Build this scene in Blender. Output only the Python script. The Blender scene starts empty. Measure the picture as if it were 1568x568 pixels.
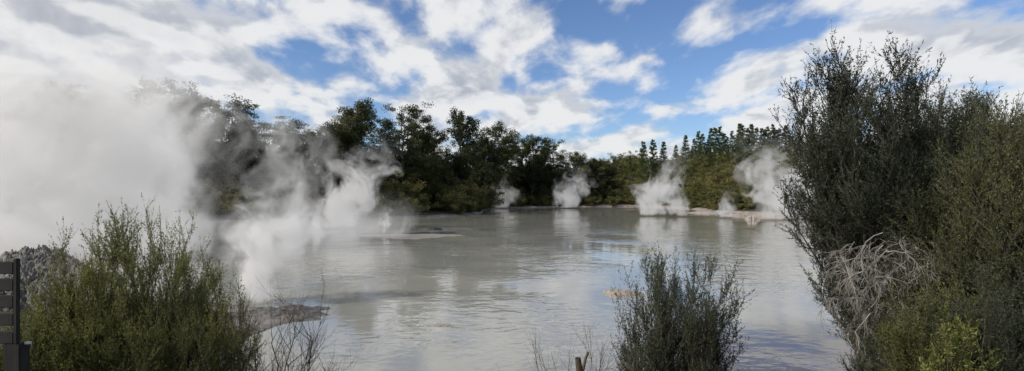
import bpy, math, numpy as np
from mathutils import Vector, Matrix
scene = bpy.context.scene
scene.view_settings.view_transform = 'Standard'
scene.view_settings.look = 'None'
scene.view_settings.exposure = 0
R = np.random.default_rng(7)

# ------------------------------------------------------------ node helpers
class NT:
    def __init__(s, tree):
        s.t = tree; s.n = tree.nodes; s.l = tree.links
    def set(s, sock, v):
        if isinstance(v, bpy.types.NodeSocket): s.l.new(v, sock)
        elif v is not None:
            if hasattr(sock, 'default_value'):
                try: sock.default_value = v
                except Exception:
                    if len(sock.default_value) == 4: sock.default_value = (*v, 1)
                    else: sock.default_value = (v, v, v)
    def node(s, typ, ins=None, **props):
        nd = s.n.new(typ)
        for k, v in props.items(): setattr(nd, k, v)
        for k, v in (ins or {}).items(): s.set(nd.inputs[k], v)
        return nd
    def m(s, op, a, b=None, c=None, clamp=False):
        nd = s.n.new('ShaderNodeMath'); nd.operation = op; nd.use_clamp = clamp
        s.set(nd.inputs[0], a)
        if b is not None: s.set(nd.inputs[1], b)
        if c is not None: s.set(nd.inputs[2], c)
        return nd.outputs[0]
    def v(s, op, a, b=None, sc=None):
        nd = s.n.new('ShaderNodeVectorMath'); nd.operation = op
        s.set(nd.inputs[0], a)
        if b is not None: s.set(nd.inputs[1], b)
        if sc is not None: s.set(nd.inputs['Scale'], sc)
        return nd.outputs['Value'] if op in ('LENGTH', 'DOT_PRODUCT') else nd.outputs[0]
    def noise(s, vec, scale, detail=4, rough=0.5, dist=0.0, lac=2.0):
        nd = s.node('ShaderNodeTexNoise', {'Vector': vec, 'Scale': scale, 'Detail': detail, 'Roughness': rough, 'Distortion': dist, 'Lacunarity': lac})
        return nd.outputs['Fac'], nd.outputs['Color']
    def ss(s, x, a, b, lo=0.0, hi=1.0):
        nd = s.n.new('ShaderNodeMapRange'); nd.interpolation_type = 'SMOOTHSTEP'
        s.set(nd.inputs[0], x)
        for i, q in enumerate((a, b, lo, hi)): s.set(nd.inputs[i+1], q)
        return nd.outputs[0]
    def mix(s, f, a, b, blend='MIX'):
        nd = s.n.new('ShaderNodeMix'); nd.data_type = 'RGBA'; nd.blend_type = blend
        s.set(nd.inputs[0], f)
        for i, q in ((6, a), (7, b)):
            if isinstance(q, tuple) and len(q) == 3: q = (*q, 1)
            s.set(nd.inputs[i], q)
        return nd.outputs[2]

def newmat(name):
    m = bpy.data.materials.new(name); m.use_nodes = True
    m.node_tree.nodes.clear()
    nt = NT(m.node_tree)
    out = nt.node('ShaderNodeOutputMaterial')
    return m, nt, out

# ------------------------------------------------------------ sun + sky
sun_az = math.atan2(-0.88, -0.36)
sun_el = math.radians(36)
sd = Vector((math.sin(sun_az)*math.cos(sun_el), math.cos(sun_az)*math.cos(sun_el), math.sin(sun_el)))
L = bpy.data.lights.new('sun', 'SUN'); L.energy = 3.9; L.angle = math.radians(0.5); L.color = (1, 0.92, 0.80)
so = bpy.data.objects.new('sun', L); scene.collection.objects.link(so)
so.rotation_euler = (-sd).to_track_quat('-Z', 'Y').to_euler(); so.location = (0, 0, 60)

w = bpy.data.worlds.new('sky'); scene.world = w; w.use_nodes = True
nt = NT(w.node_tree); w.node_tree.nodes.clear()
out = nt.node('ShaderNodeOutputWorld')
bg = nt.node('ShaderNodeBackground', {'Strength': 0.1})
nt.l.new(bg.outputs[0], out.inputs[0])
sky = nt.node('ShaderNodeTexSky'); sky.sky_type = 'NISHITA'; sky.sun_disc = False
sky.sun_elevation = sun_el; sky.sun_rotation = sun_az % (2*math.pi); sky.air_density = 1.0; sky.dust_density = 0.4; sky.ozone_density = 2.2
tc = nt.node('ShaderNodeTexCoord').outputs['Generated']
sp = nt.node('ShaderNodeSeparateXYZ', {0: tc})
x, y, z = sp.outputs
zz = nt.m('ADD', nt.m('MAXIMUM', z, 0.0), 0.30)
px = nt.m('DIVIDE', x, zz); py = nt.m('DIVIDE', y, zz)
vec = nt.node('ShaderNodeCombineXYZ', {0: px, 1: py, 2: 0.0}).outputs[0]
mp = nt.node('ShaderNodeMapping', {'Vector': vec, 'Location': (1.9, 4.4, 0), 'Rotation': (0, 0, math.radians(35)), 'Scale': (1.25, 0.9, 1)}).outputs[0]
big, _ = nt.noise(mp, 1.0, 2, 0.5)
f1, c1 = nt.noise(mp, 3.4, 10, 0.53, 0.15)
dens = nt.m('ADD', nt.m('MULTIPLY', big, 0.42), nt.m('MULTIPLY', f1, 0.78))
leftb = nt.ss(x, -0.25, -0.65, 0.0, 0.16)
dens = nt.m('ADD', dens, leftb)
low = nt.ss(z, 0.30, 0.06, 0.0, 0.06)
dens = nt.m('ADD', dens, low)
cov = nt.ss(dens, 0.530, 0.675)
def lvl(dx,dy):
    f2, _ = nt.noise(nt.v('ADD', mp, (dx,dy,0.0)), 3.4, 6, 0.5, 0.15); return f2
lit = nt.ss(nt.m('SUBTRACT', f1, lvl(-0.08,0.03)), -0.09, 0.09)
thick = nt.ss(dens, 0.62, 0.85)
shade = nt.m('SUBTRACT', nt.m('ADD', nt.m('MULTIPLY', lit, 0.6), 0.47), nt.m('MULTIPLY', thick, 0.42))
ccol = nt.mix(nt.ss(shade, 0.05, 0.85), (3.9, 4.3, 5.1), (8.3, 8.4, 8.5))
glow = nt.m('MULTIPLY', nt.ss(x, -0.4, -0.8), nt.ss(z, 0.08, 0.4))
ccol = nt.mix(nt.m('MULTIPLY', glow, 0.35), ccol, (8.0, 7.4, 6.5))
skyc = nt.mix(1.0, sky.outputs[0], (0.92, 1.05, 1.28), 'MULTIPLY')
col = nt.mix(nt.m('MULTIPLY', cov, 0.97), skyc, ccol)
nt.l.new(col, bg.inputs[0])

# ------------------------------------------------------------ camera
cam = bpy.data.cameras.new('camera'); co = bpy.data.objects.new('camera', cam); scene.collection.objects.link(co)
co.location = (0, 0, 4); co.rotation_euler = (math.radians(90), 0, 0)
cam.lens = 18; cam.sensor_width = 36; cam.shift_y = 0.0077; cam.clip_end = 8000; cam.clip_start = 0.05
scene.camera = co

# ------------------------------------------------------------ mesh builder
def norm(a): return a/np.maximum(np.linalg.norm(a, axis=-1, keepdims=True), 1e-9)
class MB:
    def __init__(s): s.v=[]; s.f=[]; s.m=[]; s.t=[]; s.n=0
    def add(s, v, f, mat, tint):
        v=np.asarray(v,float).reshape(-1,3); f=np.asarray(f,int).reshape(-1,4)
        s.v.append(v); s.f.append(f+s.n); s.n+=len(v)
        s.m.append(np.full(len(f),mat,int))
        s.t.append(np.broadcast_to(np.asarray(tint,float),(len(v),)).copy())
    def mesh(s, name, mats, smooth=False, fit=None):
        V=np.concatenate(s.v)
        if fit: V=V*[1,1,fit/np.percentile(V[:,2],99.5)]
        me=bpy.data.meshes.new(name)
        me.from_pydata(V.tolist(),[],np.concatenate(s.f).tolist())
        for m in mats: me.materials.append(m)
        me.polygons.foreach_set('material_index', np.concatenate(s.m).astype(np.int32))
        if smooth: me.polygons.foreach_set('use_smooth', np.ones(len(me.polygons),bool))
        a=me.attributes.new('tint','FLOAT','POINT'); a.data.foreach_set('value', np.concatenate(s.t).astype(np.float32))
        me.update(); return me
def obj(name, me, loc=(0,0,0), rot=0, sc=(1,1,1), parent=None):
    o=bpy.data.objects.new(name,me); scene.collection.objects.link(o)
    o.location=loc; o.rotation_euler=(0,0,rot); o.scale=sc if isinstance(sc,tuple) else (sc,sc,sc)
    if parent: o.parent=parent
    return o
def tubes(mb, C, r0, r1, sides=4, mat=0, tint=0.5):
    M,K,_=C.shape
    T=np.empty_like(C); T[:,1:-1]=C[:,2:]-C[:,:-2]; T[:,0]=C[:,1]-C[:,0]; T[:,-1]=C[:,-1]-C[:,-2]; T=norm(T)
    ref=np.where(np.abs(T[...,2:3])>0.9, np.array([1.,0,0]), np.array([0,0,1.]))
    U=norm(np.cross(T,ref)); V=np.cross(T,U)
    r0=np.broadcast_to(np.asarray(r0,float),(M,)); r1=np.broadcast_to(np.asarray(r1,float),(M,))
    rr=r0[:,None]+(r1-r0)[:,None]*np.linspace(0,1,K)[None]
    a=np.arange(sides)*2*math.pi/sides
    P=C[:,:,None,:]+rr[:,:,None,None]*(np.cos(a)[None,None,:,None]*U[:,:,None,:]+np.sin(a)[None,None,:,None]*V[:,:,None,:])
    base=(np.arange(M)*K*sides)[:,None,None]; k=(np.arange(K-1)*sides)[None,:,None]; j=np.arange(sides)[None,None,:]; j2=(j+1)%sides
    F=np.stack([base+k+j,base+k+j2,base+k+sides+j2,base+k+sides+j],-1)
    mb.add(P.reshape(-1,3),F.reshape(-1,4),mat,tint)
def grow(rng, par, n, t0, t1, L0, L1, a0, a1, trop=0., K=5, jit=0.12, shrink=0., bias=None):
    P,Kp,_=par.shape; idx=np.repeat(np.arange(P),n); M=P*n
    tn=rng.uniform(t0,t1,M); t=tn*(Kp-1); i=np.minimum(t.astype(int),Kp-2); f=(t-i)[:,None]
    a=par[idx,i]; b=par[idx,i+1]; pos=a+(b-a)*f; tan=norm(b-a)
    r=rng.normal(size=(M,3)); 
    if bias is not None: r=r+np.asarray(bias)
    perp=norm(r-(r*tan).sum(-1,keepdims=True)*tan)
    an=rng.uniform(a0,a1,M)[:,None]*math.pi/180
    d=tan*np.cos(an)+perp*np.sin(an); Ln=rng.uniform(L0,L1,M)*(1-shrink*tn); st=(Ln/(K-1))[:,None]
    pts=[pos]
    for q in range(K-1):
        d=norm(d+np.array([0,0,trop])/(K-1)+rng.normal(size=(M,3))*jit); pos=pos+d*st; pts.append(pos)
    return np.stack(pts,1)
def leaf_quads(mb, pos, d, ln, wd, rng, mat=1, tint=0.5):
    M=len(pos); s=norm(np.cross(d,rng.normal(size=(M,3))))
    ln=np.broadcast_to(ln,(M,))[:,None]; wd=np.broadcast_to(wd,(M,))[:,None]
    V=np.stack([pos,pos+d*ln*.5+s*wd*.5,pos+d*ln,pos+d*ln*.5-s*wd*.5],1)
    F=np.arange(M*4).reshape(M,4)
    t=np.repeat(np.broadcast_to(tint,(M,)),4)
    mb.add(V.reshape(-1,3),F,mat,t)
def leaves_on(mb, C, n, ln, wd, rng, t0=0.1, spread=0.8, tint=None, mat=1, tv=0.15):
    M,K,_=C.shape; idx=np.repeat(np.arange(M),n); t=rng.uniform(t0,1,M*n)*(K-1); i=np.minimum(t.astype(int),K-2); f=(t-i)[:,None]
    a=C[idx,i]; b=C[idx,i+1]; p=a+(b-a)*f; d=norm(norm(b-a)+rng.normal(size=(M*n,3))*spread)
    ti=(rng.uniform(0.2,0.8,M) if tint is None else tint)[idx]+rng.normal(size=M*n)*tv
    leaf_quads(mb,p,d,ln*rng.uniform(.6,1.3,M*n),wd*rng.uniform(.7,1.2,M*n),rng,mat,np.clip(ti,0,1))
def clumps(mb, cen, n, spread, ln, rng, tint, mat=1):
    M=len(cen); idx=np.repeat(np.arange(M),n)
    q=norm(rng.normal(size=(M*n,3)))*(rng.uniform(0,1,(M*n,1))**0.45)
    sc=rng.uniform(.6,1.25,(M,1))[idx]
    p=cen[idx]+q*np.asarray(spread)*sc
    d=norm(rng.normal(size=(M*n,3))+np.array([0,0,.3]))
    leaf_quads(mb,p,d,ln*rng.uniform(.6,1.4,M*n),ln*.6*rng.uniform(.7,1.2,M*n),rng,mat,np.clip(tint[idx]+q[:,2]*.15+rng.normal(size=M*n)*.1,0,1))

# ------------------------------------------------------------ materials
def foliage(name, dark, mid, light, trans=0.25):
    m,nt,out=newmat(name)
    at=nt.node('ShaderNodeAttribute',attribute_name='tint').outputs['Fac']
    oi=nt.node('ShaderNodeObjectInfo').outputs['Random']
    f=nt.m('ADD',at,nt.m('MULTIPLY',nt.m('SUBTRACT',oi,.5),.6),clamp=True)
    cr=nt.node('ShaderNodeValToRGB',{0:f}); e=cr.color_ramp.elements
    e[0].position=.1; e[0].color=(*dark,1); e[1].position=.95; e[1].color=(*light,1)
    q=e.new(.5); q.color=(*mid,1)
    b=nt.node('ShaderNodeBsdfPrincipled',{'Base Color':cr.outputs[0],'Roughness':.6,'Specular IOR Level':.25})
    t=nt.node('ShaderNodeBsdfTranslucent',{'Color':cr.outputs[0]})
    mx=nt.node('ShaderNodeMixShader',{0:trans,1:b.outputs[0],2:t.outputs[0]})
    nt.l.new(mx.outputs[0],out.inputs[0]); return m
def bark(name, a, b):
    m,nt,out=newmat(name)
    p=nt.node('ShaderNodeTexCoord').outputs['Object']
    f,_=nt.noise(nt.v('MULTIPLY',p,(1,1,.25)),9,6,.65)
    c=nt.mix(nt.ss(f,.35,.65),a,b)
    bs=nt.node('ShaderNodeBsdfPrincipled',{'Base Color':c,'Roughness':.85})
    bp=nt.node('ShaderNodeBump',{'Strength':.5,'Distance':.02,'Height':f}); nt.l.new(bp.outputs[0],bs.inputs['Normal'])
    nt.l.new(bs.outputs[0],out.inputs[0]); return m
M_bark=bark('bark',(.035,.03,.025),(.09,.08,.065))
M_pale=bark('dead_twig_bark',(.15,.14,.13),(.30,.285,.27))
M_brown=bark('brown_twig_bark',(.06,.045,.03),(.14,.11,.075))
M_native=foliage('native_foliage',(.015,.025,.009),(.052,.065,.019),(.14,.13,.04),.3)
M_shrub=foliage('shrub_foliage',(.026,.040,.011),(.09,.098,.028),(.20,.175,.062),.3)
M_pine=foliage('pine_foliage',(.03,.052,.02),(.075,.11,.034),(.125,.165,.055),.3)
M_manuka=foliage('manuka_foliage',(.055,.070,.018),(.155,.175,.045),(.32,.34,.11),.4)
M_kan=foliage('kanuka_foliage',(.026,.036,.021),(.06,.074,.042),(.125,.138,.08),.3)
M_kan2=foliage('kanuka_green_foliage',(.028,.042,.014),(.068,.082,.025),(.15,.155,.05),.3)

# ------------------------------------------------------------ shore + terrain
shore=np.array([(-5,9),(-7.4,11.5),(-7.4,13.6),(-6.6,16.2),(-8.5,17.6),(-12,18.6),(-17,21),(-22,24),(-32,30),(-60,42),(-74,58),(-50,67),(-40,72),(-27,80),(-17,87),(-10,93),(-6,104),(-7,118),(-3,140),(8,152),(24,154),(38,156),(46,140),(44,118),(42,106),(48,96),(54,84),(52,66),(36,44),(22,27),(12.5,17),(9.2,12.5),(7.2,9.3),(4,7.6),(0,7.0),(-3,7.6)],float)
def sdist(x,y):
    x=np.asarray(x,float); y=np.asarray(y,float); best=np.full(x.shape,1e9); ins=np.zeros(x.shape,bool)
    n=len(shore)
    for i in range(n):
        ax,ay=shore[i]; bx,by=shore[(i+1)%n]; dx,dy=bx-ax,by-ay
        t=np.clip(((x-ax)*dx+(y-ay)*dy)/(dx*dx+dy*dy),0,1)
        best=np.minimum(best,np.hypot(x-ax-t*dx,y-ay-t*dy))
        c=((ay>y)!=(by>y))&(x<(bx-ax)*(y-ay)/(by-ay+1e-12)+ax); ins^=c
    return np.where(ins,-best,best)
def sst(x,a,b): t=np.clip((x-a)/(b-a),0,1); return t*t*(3-2*t)
def wob(x,y):
    return (np.sin(x*.9+1.3*np.sin(y*.7))*np.sin(y*1.1+x*.35)+.5*np.sin(x*2.3+y*1.7)*np.sin(y*2.9-x*1.1))
def H(x,y):
    x=np.asarray(x,float); y=np.asarray(y,float)
    s=sdist(x,y)+.35*wob(x,y)*sst(y,9,20)
    near=(2.4-1.6*sst(-x,5,14))*sst(s,-.3,7)+.06*wob(x*2,y*2)*sst(s,0,2)
    cap=5+9*sst(x,-5,50)
    far=.35*np.clip(s,0,1.5)+cap*sst(s,1,75)*1.0+.25*wob(x*.3,y*.3)*sst(s,1,8)
    wv=sst(y,16,34); h=near*(1-wv)+far*wv
    return np.where(s>0,h+.0,np.maximum(-.9,.22*s))
gy=np.concatenate([np.linspace(-2500,-60,12)[:-1],np.linspace(-60,-2,20)[:-1],np.linspace(-2,30,130)[:-1],np.linspace(30,190,170)[:-1],np.linspace(190,3500,30)])
gx=np.concatenate([np.linspace(-3000,-110,14)[:-1],np.linspace(-110,-30,60)[:-1],np.linspace(-30,20,180)[:-1],np.linspace(20,100,60)[:-1],np.linspace(100,3000,14)])
X,Y=np.meshgrid(gx,gy); Z=H(X,Y)
nx,ny=len(gx),len(gy); ii=(np.arange(ny-1)[:,None]*nx+np.arange(nx-1)[None]).ravel()
mb=MB(); mb.add(np.stack([X,Y,Z],-1),np.stack([ii,ii+1,ii+nx+1,ii+nx],-1),0,.5)
m,nt,out=newmat('ground_soil_and_mud')
P=nt.node('ShaderNodeNewGeometry').outputs['Position']; sxyz=nt.node('ShaderNodeSeparateXYZ',{0:P}).outputs; spz=sxyz[2]
n1,_=nt.noise(P,.6,6,.6); n2,_=nt.noise(P,5,8,.65); n3,_=nt.noise(P,1.7,6,.7)
mud=nt.mix(n2,(.12,.115,.105),(.30,.28,.26)); mud=nt.mix(nt.m('MULTIPLY',nt.ss(n1,.40,.60),nt.ss(sxyz[0],10,30,.25,1.)),mud,(.42,.32,.27))
mud=nt.mix(nt.ss(n3,.5,.62,0,.7),mud,(.07,.065,.06))
soil=nt.mix(n2,(.018,.018,.01),(.06,.05,.03)); soil=nt.mix(nt.ss(n1,.4,.6),soil,(.03,.038,.014))
zz=nt.m('ADD',spz,nt.m('MULTIPLY',nt.m('SUBTRACT',n1,.5),.5))
c=nt.mix(nt.ss(zz,nt.ss(sxyz[0],10,30,.10,.30),nt.ss(sxyz[0],10,30,.30,.6)),mud,soil); c=nt.mix(nt.ss(spz,.06,0.0),c,(.11,.10,.09))
b=nt.node('ShaderNodeBsdfPrincipled',{'Base Color':c,'Roughness':.8})
bp=nt.node('ShaderNodeBump',{'Strength':1.0,'Distance':.12,'Height':nt.m('ADD',n2,n3)}); nt.l.new(bp.outputs[0],b.inputs['Normal']); nt.l.new(b.outputs[0],out.inputs[0])
obj('ground',mb.mesh('ground',[m],True))

# water
m,nt,out=newmat('milky_lake_water')
P=nt.node('ShaderNodeNewGeometry').outputs['Position']
a,_=nt.noise(P,.09,4,.55,.6); a2,_=nt.noise(nt.v('MULTIPLY',P,(1,.6,1)),.5,5,.6,.8)
c=nt.mix(nt.ss(a,.4,.62),(.245,.25,.232),(.30,.297,.265)); c=nt.mix(nt.ss(a2,.56,.72,0,.5),c,(.215,.21,.185))
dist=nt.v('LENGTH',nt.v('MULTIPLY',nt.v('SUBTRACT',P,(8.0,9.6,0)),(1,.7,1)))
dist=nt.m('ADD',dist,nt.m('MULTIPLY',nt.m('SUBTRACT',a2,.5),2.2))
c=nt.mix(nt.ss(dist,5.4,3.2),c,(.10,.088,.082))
r1,_=nt.noise(nt.v('MULTIPLY',P,(.8,1.2,1)),2.4,2,.5,.4); r2,_=nt.noise(nt.v('MULTIPLY',P,(.8,1.3,1)),.7,2,.5,.3)
calm,_=nt.noise(P,.10,2,.5)
pyy=nt.node('ShaderNodeSeparateXYZ',{0:P}).outputs[1]
hgt=nt.m('MULTIPLY',nt.m('ADD',nt.m('MULTIPLY',r1,.45),nt.m('MULTIPLY',r2,.8)),nt.ss(calm,.42,.60,.12,1.0))
hgt=nt.m('MULTIPLY',hgt,nt.ss(pyy,15,70,1.0,.5))
bp=nt.node('ShaderNodeBump',{'Strength':.33,'Distance':.2,'Height':hgt})
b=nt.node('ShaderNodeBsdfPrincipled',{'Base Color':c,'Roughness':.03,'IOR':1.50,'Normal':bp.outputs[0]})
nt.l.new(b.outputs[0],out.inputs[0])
mb=MB(); wx=np.linspace(-110,110,12); wy=np.linspace(-5,190,12); X,Y=np.meshgrid(wx,wy); ii=(np.arange(11)[:,None]*12+np.arange(11)[None]).ravel()
mb.add(np.stack([X,Y,0*X],-1),np.stack([ii,ii+1,ii+13,ii+12],-1),0,.5); obj('lake_water',mb.mesh('lake_water',[m]))

# ------------------------------------------------------------ native trees
def native_tree_mesh(seed,h=18.,w=1.,flat=.45,lv=110,name='native_tree',lo=.10):
    rng=np.random.default_rng(seed); mb=MB()
    K=7; z=np.linspace(0,.8*h,K); lean=rng.normal(size=2)*.06*h
    tr=np.stack([lean[0]*(z/h)**1.5+rng.normal(size=K)*.15,lean[1]*(z/h)**1.5+rng.normal(size=K)*.15,z-.5],-1)[None]
    tubes(mb,tr,.32,.08,7)
    l1=grow(rng,tr,26,lo,1,.22*h*w,.42*h*w,30,75,.55,6,.14,.3); tubes(mb,l1,.12,.035,5)
    l2=grow(rng,l1,7,.35,1,.08*h*w,.17*h*w,20,70,.35,4,.12); tubes(mb,l2,.04,.012,3)
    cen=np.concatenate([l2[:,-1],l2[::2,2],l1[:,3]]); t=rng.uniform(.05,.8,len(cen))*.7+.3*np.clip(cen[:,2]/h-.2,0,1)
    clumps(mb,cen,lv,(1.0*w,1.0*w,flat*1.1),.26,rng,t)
    return mb.mesh(name,[M_bark,M_native])
protoN=[native_tree_mesh(10+i,18,[1,.85,1.1,.8,.95,.7][i],[.40,.55,.36,.6,.45,.7][i],78,lo=[.1,.1,.3,.1,.25,.1][i]) for i in range(6)]
pr_h=[max(v.co.z for v in me.vertices) for me in protoN]
def T(px): return (px-784)/784.
trees=[(15,128,73),(70,118,75),(125,130,77),(185,160,76),(248,112,74),(300,138,77),(342,148,81),(392,184,83),(436,178,86),(490,184,89),(530,162,92),(562,147,92),(612,155,95),(648,188,99),(697,163,112),(738,178,124),(772,206,148),(815,203,156),(850,210,160),(882,230,166),
 (40,165,82),(100,160,82),(160,175,84),(220,160,86),(280,170,86),(320,180,90),(370,195,88),(415,200,92),(465,200,96),(510,190,98),(585,176,100),(630,200,104),(670,222,108),(716,212,128),(755,224,150),(795,220,158),(835,226,162),(905,241,167),(928,248,170)]
for i,(tx,ty,d) in enumerate(trees):
    k=i%6 if i not in(14,) else 5
    xx=T(tx)*d; gz=float(H(xx,d)); top=4+(296-ty)/784*d; s=(top-gz)/pr_h[k]
    sw=s*R.uniform(.95,1.2)
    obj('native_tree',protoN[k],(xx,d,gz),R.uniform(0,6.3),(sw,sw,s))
# ------------------------------------------------------------ shrubs
def shrub_mesh(seed,h=4.,r=2.6,lv=75):
    rng=np.random.default_rng(seed); mb=MB()
    base=rng.normal(size=(5,3))*[.3,.3,0]; d=norm(rng.normal(size=(5,3))*[.5,.5,0]+[0,0,1])
    st=base[:,None]+d[:,None]*np.linspace(-.3,h*.6,5)[None,:,None]; tubes(mb,st,.08,.03,4)
    l1=grow(rng,st,9,.05,1,r*.5,r*1.0,25,85,.45,4,.15); tubes(mb,l1,.03,.01,3)
    cen=np.concatenate([l1[:,-1],l1[:,2],l1[::2,1]]); cen[:,2]=np.maximum(cen[:,2],.25)
    clumps(mb,cen,lv,(.6,.6,.42),.20,rng,rng.uniform(.05,.95,len(cen)))
    return mb.mesh('shrub',[M_bark,M_shrub])
protoS=[shrub_mesh(40+i,[4,3.2,5,4.4][i],[2.6,2.8,2.2,3][i],60) for i in range(4)]
par=bpy.data.objects.new('shoreline_shrubs',None); scene.collection.objects.link(par)
pts=[]
cx=R.uniform(-110,110,30000); cy=R.uniform(34,235,30000); S=sdist(cx,cy)
o_=np.argsort(np.where((S>.3)&(S<2.5),0,1),kind='stable')
for a,bb,s in zip(cx[o_],cy[o_],S[o_]):
    if s<.5 or abs(a)>bb*1.12+6: continue
    lim=24 if a<0 else 90
    if s>lim: continue
    if a>41 and bb<106 and s<3: continue
    mind=(2.2 if s<3 else 2.6)+s*.04+(bb/150)
    if any((a-q[0])**2+(bb-q[1])**2<mind*mind for q in pts): continue
    pts.append((a,bb,s))
for a,bb,s in pts:
    if a<12: sc=R.uniform(.75,1.3)*(.72+min(s,12)*.11)
    else: sc=R.uniform(.6,1.25)*(.7+min(s,14)*.06)
    if 38<a<60 and s<6: sc*=.7
    obj('shrub_clump',protoS[R.integers(4)],(a,bb,float(H(a,bb))-.2),R.uniform(0,6.3),(sc*1.1,sc*1.1,sc*R.uniform(.85,1.2)),par)
# ------------------------------------------------------------ pines
def pine_mesh(seed,h=15.):
    rng=np.random.default_rng(seed); mb=MB()
    z=np.linspace(-.5,h,8); tr=np.stack([rng.normal(size=8)*.05,rng.normal(size=8)*.05,z],-1)[None]; tubes(mb,tr,.22,.03,6)
    n=150; tz=rng.uniform(.1,.985,n); a=rng.uniform(0,6.28,n); Ln=(1-tz)**.8*h*.19*rng.uniform(.7,1.15,n)+.2
    u=np.linspace(0,1,4)
    C=np.stack([np.cos(a)[:,None]*Ln[:,None]*u,np.sin(a)[:,None]*Ln[:,None]*u,(tz*h)[:,None]+Ln[:,None]*(.35*u)],-1); tubes(mb,C,.03,.01,3)
    leaves_on(mb,C,34,.45,.14,rng,.15,.7)
    return mb.mesh('pine_tree',[M_bark,M_pine])
protoP=[pine_mesh(70+i) for i in range(3)]
pl=[(940,243,190),(965,238,195),(985,216,185),(1000,213,188),(1016,217,190),(1035,222,200),(1050,207,205),(1063,212,210)]
for q in range(30):
    tx=1072+q*6.2+R.uniform(-3,3); pl.append((tx,204-8*math.sin((tx-1070)/60)+R.uniform(-8,12),215+R.uniform(-8,12)))
for q in range(22):
    tx=1060+q*9+R.uniform(-3,3); pl.append((tx,222+R.uniform(-9,7),203+R.uniform(-6,6)))
for tx,ty,d in pl:
    xx=T(tx)*d; gz=float(H(xx,d)); top=4+(296-ty)/784*d; s=(top-gz)/15.
    obj('pine_tree',protoP[R.integers(3)],(xx,d,gz),R.uniform(0,6.3),(s*1.0,s*1.0,s))

# ------------------------------------------------------------ foreground shrubs
def brush(name,loc,seed,h,spread,nst,nbr,ntw,nlf,leaf,mats,lean=(0,0),ang=(15,45),upl=.6,tw=(.12,.3),lo=.15,thick=.012,bl=(.10,.24),taper=.4,hmin=.6):
    rng=np.random.default_rng(seed); mb=MB()
    K=8; a=rng.uniform(0,6.283,nst); rr=np.sqrt(rng.uniform(0,1,nst))*spread
    hh=h*.9*rng.uniform(hmin,1.0,nst)*(1-taper*(rr/spread)**2)
    u=np.linspace(0,1,K)
    ex=np.cos(a)*rr+lean[0]; ey=np.sin(a)*rr+lean[1]
    C=np.stack([np.cos(a)[:,None]*.12*spread+ex[:,None]*u**1.25,np.sin(a)[:,None]*.12*spread+ey[:,None]*u**1.25,hh[:,None]*u-.1],-1)
    C[:,1:]+=rng.normal(size=(nst,K-1,3))*.02*h*u[1:,None]
    tubes(mb,C,thick*rng.uniform(.8,1.6,nst),thick*.15,5)
    B=grow(rng,C,nbr,lo,1,bl[0]*h,bl[1]*h,ang[0],ang[1],upl,6,.08,.5); tubes(mb,B,thick*.30,thick*.08,3)
    W=grow(rng,np.concatenate([B,C[:,-4:][:, [0,1,1,2,2,3]]]),ntw,.15,1,tw[0],tw[1],15,50,.35,5,.1); tubes(mb,W[:,::2],thick*.10,thick*.05,3)
    if nlf:
        s0=rng.uniform(.1,.8,nst)
        tb=np.repeat(s0,nbr)+rng.normal(size=nst*nbr)*.1; tw_=np.repeat(np.concatenate([tb,s0]),ntw)
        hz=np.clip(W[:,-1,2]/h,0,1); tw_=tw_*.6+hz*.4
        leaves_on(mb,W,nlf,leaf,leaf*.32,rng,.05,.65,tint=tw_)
        leaves_on(mb,B,nlf*2,leaf,leaf*.32,rng,.3,.65,tint=tb)
        leaves_on(mb,C,nlf*3,leaf,leaf*.32,rng,.6,.65,tint=s0)
    me=mb.mesh(name,mats,fit=h); return obj(name,me,loc)
def G(x,y): return float(H(x,y))
mk=[M_brown,M_manuka]
def put(name,px,d,top,seed,**k):
    x=T(px)*d; g=G(x,d); h=4+(296-top)/784*d-g
    return brush(name,(x,d,g),seed,h,**k)
fe=dict(tw=(.10,.22),bl=(.10,.22),ang=(12,35),upl=.8)
put('manuka_shrub',212,6.0,345,1,spread=.85,nst=110,nbr=18,ntw=8,nlf=12,leaf=.023,mats=mk,**fe)
put('manuka_shrub',140,5.6,398,2,spread=.6,nst=64,nbr=16,ntw=8,nlf=12,leaf=.023,mats=mk,**fe)
put('manuka_shrub',285,5.6,410,3,spread=.65,nst=70,nbr=16,ntw=8,nlf=12,leaf=.023,mats=mk,**fe)
put('manuka_shrub',70,5.2,470,4,spread=.45,nst=40,nbr=14,ntw=8,nlf=13,leaf=.023,mats=mk,**fe)
put('manuka_shrub',345,5.7,408,5,spread=.25,nst=8,nbr=13,ntw=8,nlf=12,leaf=.024,mats=mk,**fe)
put('bare_twig_shrub',400,6.0,450,6,spread=.9,nst=34,nbr=12,ntw=7,nlf=2,leaf=.016,mats=[M_brown,M_kan],thick=.015,bl=(.2,.38),ang=(30,70))
put('kanuka_shrub',1045,6.0,400,7,spread=.55,nst=50,nbr=16,ntw=9,nlf=14,leaf=.024,mats=[M_brown,M_kan],thick=.010,taper=.15,hmin=.7,**fe)
put('kanuka_shrub',990,5.7,440,8,spread=.30,nst=20,nbr=12,ntw=7,nlf=12,leaf=.022,mats=[M_brown,M_kan],thick=.009,**fe)
put('kanuka_shrub',1085,5.6,480,18,spread=.32,nst=20,nbr=12,ntw=7,nlf=12,leaf=.024,mats=[M_brown,M_kan],thick=.009,**fe)
put('bare_twig_shrub',870,5.8,505,9,spread=1.0,nst=30,nbr=9,ntw=5,nlf=1,leaf=.016,mats=[M_brown,M_kan],thick=.012,bl=(.15,.3))
mk2=[M_bark,M_kan]; mk3=[M_bark,M_kan2]
big=dict(ang=(12,42),tw=(.25,.5),thick=.035,upl=.8)
put('kanuka_tree',1340,11.0,100,20,spread=1.35,nst=70,nbr=24,ntw=9,nlf=12,leaf=.062,mats=mk2,lean=(-.15,0),taper=.12,hmin=.55,**big)
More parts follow.
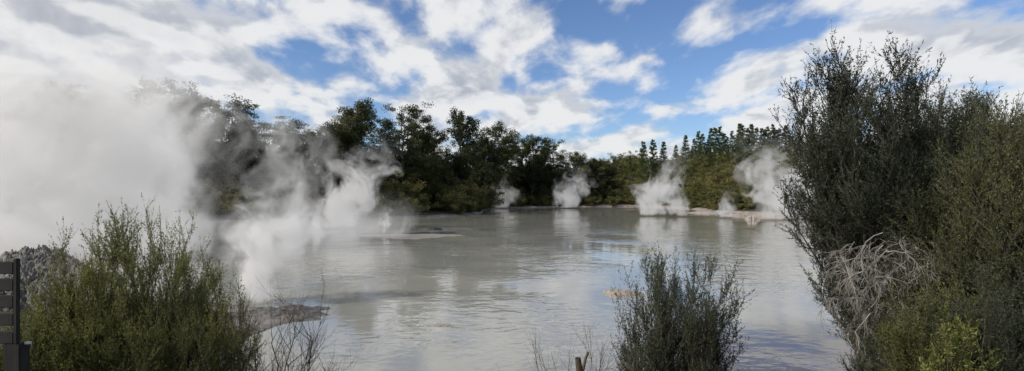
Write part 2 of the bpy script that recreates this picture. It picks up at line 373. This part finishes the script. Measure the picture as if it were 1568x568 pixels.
put('kanuka_tree',1445,12.0,142,21,spread=1.5,nst=42,nbr=22,ntw=8,nlf=11,leaf=.064,mats=mk2,taper=.15,**big)
put('kanuka_tree',1535,12.0,150,22,spread=1.6,nst=42,nbr=22,ntw=8,nlf=11,leaf=.064,mats=mk2,taper=.15,**big)
put('kanuka_tree',1500,9.3,225,23,spread=1.1,nst=40,nbr=20,ntw=8,nlf=12,leaf=.05,mats=mk3,**big)
put('kanuka_shrub',1560,8.2,190,24,spread=.9,nst=34,nbr=18,ntw=8,nlf=12,leaf=.045,mats=mk3,**big)
put('kanuka_shrub',1400,9.8,310,25,spread=1.0,nst=36,nbr=16,ntw=8,nlf=11,leaf=.045,mats=mk2,ang=(15,50),tw=(.2,.4),thick=.02)
put('kanuka_shrub',1440,7.6,440,26,spread=.7,nst=36,nbr=14,ntw=8,nlf=13,leaf=.034,mats=mk3,ang=(15,50),tw=(.15,.3),thick=.014)
put('kanuka_shrub',1530,6.8,420,27,spread=.6,nst=36,nbr=14,ntw=8,nlf=13,leaf=.034,mats=mk2,ang=(15,50),tw=(.15,.3),thick=.014)
put('kanuka_shrub',1365,8.6,490,28,spread=.6,nst=24,nbr=12,ntw=7,nlf=10,leaf=.032,mats=mk2,ang=(15,50),tw=(.15,.3),thick=.012)
put('broadleaf_shrub',1455,6.4,485,29,spread=.28,nst=22,nbr=9,ntw=5,nlf=6,leaf=.05,mats=[M_brown,M_manuka],ang=(15,50),tw=(.08,.16),thick=.012)
# pale dead branches hanging over the water
rng=np.random.default_rng(99); mb=MB()
n=70; st=np.stack([rng.uniform(6.1,8.3,n),rng.uniform(8.9,10.2,n),rng.uniform(1.7,3.3,n)],-1)
d=norm(np.stack([rng.uniform(-1.0,.3,n),rng.uniform(-.6,.2,n),rng.uniform(-.5,.25,n)],-1)); pts_=[st]; p=st
for q in range(6): d=norm(d+np.array([0,0,-.20])+rng.normal(size=(n,3))*.25); p=p+d*rng.uniform(.06,.2,(n,1)); pts_.append(p)
C=np.stack(pts_,1); tubes(mb,C,.010,.003,4)
B=grow(rng,C,10,.1,1,.12,.42,20,70,-.8,5,.22); tubes(mb,B,.004,.002,3)
B2=grow(rng,B,4,.1,1,.06,.22,20,60,-.6,4,.25); tubes(mb,B2,.0028,.0015,3)
obj('dead_branches',mb.mesh('dead_branches',[M_pale]))
# cut stump
mb=MB(); g=G(.72,5.6)
C=np.array([[[.70,5.6,g-.1],[.71,5.6,g+.4],[.68,5.6,1.5],[.74,5.6,2.05],[.72,5.6,2.2]]]); tubes(mb,C,.05,.032,8)
C=np.array([[[.73,5.6,1.95],[.77,5.6,2.05],[.80,5.58,2.2],[.83,5.58,2.27]]]); tubes(mb,C,.022,.014,7)
obj('cut_stump',mb.mesh('cut_stump',[M_brown],True))

# ------------------------------------------------------------ mud mounds and rocks
def mudmat(name,a,b_,dk):
    m,nt,out=newmat(name)
    P=nt.node('ShaderNodeTexCoord').outputs['Object']; n2,_=nt.noise(P,6,8,.65); n1,_=nt.noise(P,2.5,5,.6)
    c=nt.mix(n2,a,b_); c=nt.mix(nt.ss(n1,.48,.6,0,.8),c,dk)
    b=nt.node('ShaderNodeBsdfPrincipled',{'Base Color':c,'Roughness':.6}); bp=nt.node('ShaderNodeBump',{'Strength':1.,'Distance':.1,'Height':nt.m('ADD',n2,n1)}); nt.l.new(bp.outputs[0],b.inputs['Normal']); nt.l.new(b.outputs[0],out.inputs[0]); return m
M_mud=mudmat('grey_mud',(.06,.056,.053),(.20,.19,.18),(.04,.037,.035))
M_flat=mudmat('pale_mud',(.18,.165,.145),(.31,.285,.25),(.14,.13,.115))
m2=mudmat('pinkish_mud',(.27,.235,.21),(.40,.35,.31),(.2,.17,.15))
def mound(name,x,y,rx,ry,h,seed,mat,lump=.35,z0=-.03,fq=2.):
    rng=np.random.default_rng(seed); nr,na=34,96; mb=MB()
    r=np.linspace(0,1,nr)[:,None]; a=np.linspace(0,2*math.pi,na,endpoint=False)[None]
    e=1+.22*np.sin(a*3+seed)+.12*np.sin(a*7+seed*2)+.06*np.sin(a*13+seed)
    X=r*np.cos(a)*rx*e; Y=r*np.sin(a)*ry*e
    Z=h*(1-r**2)**.8
    f=0
    for q in range(18):
        k=rng.normal(size=2)*(1.2+q*.5)*fq/max(.35,math.sqrt(rx*ry)*.5); f=f+np.abs(np.sin(X*k[0]+Y*k[1]+rng.uniform(0,6)))/(1+q*.25)
    Z=Z*(1-lump)+h*lump*(f/5-.35)*(1-r**3)*1.6+z0-.12*r**4
    V=np.stack([X+0*Z,Y+0*Z,Z],-1); F=[]
    for i in range(nr-1):
        for j in range(na): F.append((i*na+j,i*na+(j+1)%na,(i+1)*na+(j+1)%na,(i+1)*na+j))
    mb.add(V,F,0,.5); me=mb.mesh(name,[mat],True); return obj(name,me,(x,y,0))
for rx_,ry_,a_,b_,h_,s_ in ((-23.5,25.5,2.2,1.6,.85,1),(-21.3,24.2,1.6,1.0,.75,2),(-25.5,27.5,2.2,1.6,1.0,3),(-19.0,23.0,1.4,.9,.5,12),(-22.5,22.6,1.8,.9,.9,22),(-19.6,20.6,1.6,.9,.8,23),(-17.6,19.4,1.3,.8,.6,24),(-17.8,18.2,1.5,.8,.8,25),(-16.0,16.4,1.5,.8,.85,26),(-14.6,15.2,1.2,.7,.8,27)):
    o=mound('mud_rocks',rx_,ry_,a_,b_,h_,s_,M_mud,.75,fq=3.5); o.location.z=max(0,G(rx_,ry_)-.25)
mound('mud_bank',-7.6,17.0,1.9,1.2,.20,4,M_mud,.7,fq=3); mound('mud_bank',-8.2,14.5,1.2,1.0,.14,5,M_mud,.7,fq=3)
mound('mud_flat',-9.5,48,5.5,3.4,.13,6,M_flat,.5,fq=3); mound('mud_flat',-7.0,57,4.5,1.6,.10,16,M_flat,.5,fq=3); mound('mud_mound',-8.5,56,.8,.6,.35,7,M_mud)
mound('mud_mound',4.35,20.3,.9,.8,.19,8,m2,.45); mound('mud_mound',36,77,1,1,.7,9,m2,.3); mound('mud_mound',-2.2,15.5,.9,.4,.05,10,m2,.4)
mound('mud_bank',46,92,7,2.5,.6,11,m2,.3); mound('mud_bank',40,104,4,2.5,.4,13,m2,.3); mound('mud_flat',-19,60,4,2,.2,14,M_flat,.5)

# ------------------------------------------------------------ boardwalk railing
def boxpart(name,x0,x1,y0,y1,z0,z1,mat,parent,bev=.006,rot=0):
    me=bpy.data.meshes.new(name)
    import bmesh
    bm=bmesh.new(); bmesh.ops.create_cube(bm,size=1)
    bmesh.ops.scale(bm,vec=(x1-x0,y1-y0,z1-z0),verts=bm.verts); bmesh.ops.bevel(bm,geom=bm.edges[:],offset=bev,segments=2,affect='EDGES')
    bm.to_mesh(me); bm.free(); me.materials.append(mat); o=obj(name,me,((x0+x1)/2,(y0+y1)/2,(z0+z1)/2)); o.rotation_euler=(0,0,0); o.parent=parent; return o
M_wood=bark('weathered_dark_timber',(.008,.008,.008),(.022,.02,.018))
M_wire=bark('galvanised_bolt',(.4,.4,.4),(.5,.5,.5))
fr=bpy.data.objects.new('boardwalk_railing',None); scene.collection.objects.link(fr); fr.location=(-4.14,4.3,0)
gz=1.6
boxpart('post',-.09,.05,-.05,.05,gz-.3,2.75,M_wood,fr)
boxpart('upper_board',.0,.035,-.055,-.02,2.75,3.46,M_wood,fr)
for i,zr in enumerate((3.38,3.24,3.10,2.95,2.80)): boxpart('rail_%d'%(i+1),-2.4,-.002,-.05,-.01,zr-.05,zr+.05,M_wood,fr)
for i in range(3): boxpart('back_post_%d'%(i+1),-.75-i*.8,-.65-i*.8,-.005,.09,gz-.3,3.45,M_wood,fr)
boxpart('deck',-2.4,-.10,-.9,-.06,2.25,2.35,M_wood,fr)
boxpart('bolt',.051,.10,-.01,.01,2.735,2.755,M_wire,fr,.002)

# ------------------------------------------------------------ steam
def steam(x,y,h,r0,r1,bend,D,seed,by=0.,pw=1.3,edge=0.6,fs=1.0,step=1.1,carve=4.2,topf=.85,emi=.24,off=.7):
    name='steam_plume'
    m,nt,out=newmat('steam_%d'%seed)
    P=nt.node('ShaderNodeTexCoord').outputs['Object']
    sc=fs*.85/((r0+r1)*.5)
    _,wc=nt.noise(nt.v('ADD',P,(seed*13.1,seed*5.7,0)),sc*.8,1,.55)
    Pz=nt.node('ShaderNodeSeparateXYZ',{0:P}).outputs[2]
    t0=nt.m('DIVIDE',Pz,h,clamp=True)
    amp=nt.m('ADD',nt.m('MULTIPLY',t0,r1*1.9),r0*.9)
    Pw=nt.v('ADD',P,nt.v('SCALE',nt.v('SUBTRACT',wc,(.5,.5,.5)),sc=amp))
    sx=nt.node('ShaderNodeSeparateXYZ',{0:Pw}); 
    tp=nt.m('POWER',t0,pw)
    dx=nt.m('SUBTRACT',sx.outputs[0],nt.m('MULTIPLY',tp,bend)); dy=nt.m('SUBTRACT',sx.outputs[1],nt.m('MULTIPLY',tp,by))
    rr=nt.m('ADD',nt.m('MULTIPLY',nt.m('POWER',t0,.7),r1-r0),r0)
    rho=nt.m('DIVIDE',nt.m('SQRT',nt.m('ADD',nt.m('MULTIPLY',dx,dx),nt.m('MULTIPLY',dy,dy))),rr)
    f,_=nt.noise(nt.v('ADD',nt.v('MULTIPLY',Pw,(1,1,.7)),(seed*3.3,0,seed*1.7)),sc*2.1,4,.6)
    q=nt.m('ADD',nt.m('SUBTRACT',off,rho),nt.m('MULTIPLY',nt.m('SUBTRACT',f,.5),carve))
    q=nt.m('SUBTRACT',q,nt.ss(t0,.3,1.0,0,.6))
    q=nt.ss(q,0.0,edge)
    q=nt.m('MULTIPLY',q,nt.ss(rho,1.3,.7))
    fade=nt.m('MULTIPLY',nt.ss(t0,1.0,1.0-topf),nt.ss(Pz,-.01,.6))
    thin=nt.m('DIVIDE',1.0,nt.m('ADD',.4,nt.m('MULTIPLY',t0,1.5)))
    dens=nt.m('MULTIPLY',nt.m('MULTIPLY',q,fade),nt.m('MULTIPLY',thin,D))
    pv=nt.node('ShaderNodeVolumePrincipled',{'Color':(.98,.98,.98,1),'Density':dens,'Anisotropy':.2,'Emission Color':(1,.98,.96,1),'Emission Strength':nt.m('MULTIPLY',dens,emi)})  # added emission makes the steam glow, standing in for multiply scattered light
    nt.l.new(pv.outputs[0],out.inputs['Volume'])
    m.cycles.volume_step_rate=step
    K,Ns=9,12; u=np.linspace(0,1,K); V=[]
    for t in u:
        r=(r0+(r1-r0)*t**.7)*1.25+.5*(r0*.9+r1*1.9*t)*.33+.05; a=np.arange(Ns)*2*math.pi/Ns
        V.append(np.stack([bend*t**pw+np.cos(a)*r,by*t**pw+np.sin(a)*r,0*a+t*h],-1))
    V=np.concatenate(V); me=bpy.data.meshes.new(name)
    F=[(k*Ns+j,k*Ns+(j+1)%Ns,(k+1)*Ns+(j+1)%Ns,(k+1)*Ns+j) for k in range(K-1) for j in range(Ns)]
    F+= [tuple(range(Ns))[::-1], tuple((K-1)*Ns+j for j in range(Ns))]
    me.from_pydata(V.tolist(),[],F); me.materials.append(m)
    obj(name,me,(x,y,.01))
steam(-28.0,33,19,5.5,9.0,-3.5,.75,1,fs=1.5,off=.95)
steam(-20.0,30,7,2.2,4.2,2,.28,2)
steam(-38,48,24,7,10,6,.22,3,fs=1.5,off=.9)
steam(-9.2,18.6,5.6,.6,2.4,1.2,1.8,5,off=.9,fs=1.25)
steam(-24,52,21,3.0,6.5,5,.18,6)
steam(-20.0,58,11.5,1.8,5.0,6.0,.60,7,off=.9,fs=1.3)
steam(-12.4,50,3.6,.35,1.1,.4,1.2,8)
steam(14,136,13,2.5,7.0,6,.30,9,off=.85,fs=1.3)
steam(24.5,90,12.5,2.0,5.4,4.0,.50,10,off=.88,fs=1.3)
steam(28.5,87,7,1.5,3.4,-2.5,.35,11,off=.8)
steam(34,82,5.5,1.0,2.0,1,.6,12,off=.85)
steam(39.5,76,15,1.9,6.4,-3,.48,13,off=.88,fs=1.3)
steam(-3,136,11,3.5,6,2,.15,15)
steam(46,80,17,3,7.5,3,.26,14)
steam(-18,44,5.0,8,10,2,.08,18,fs=2.0,topf=1.,off=1.,step=1.5)
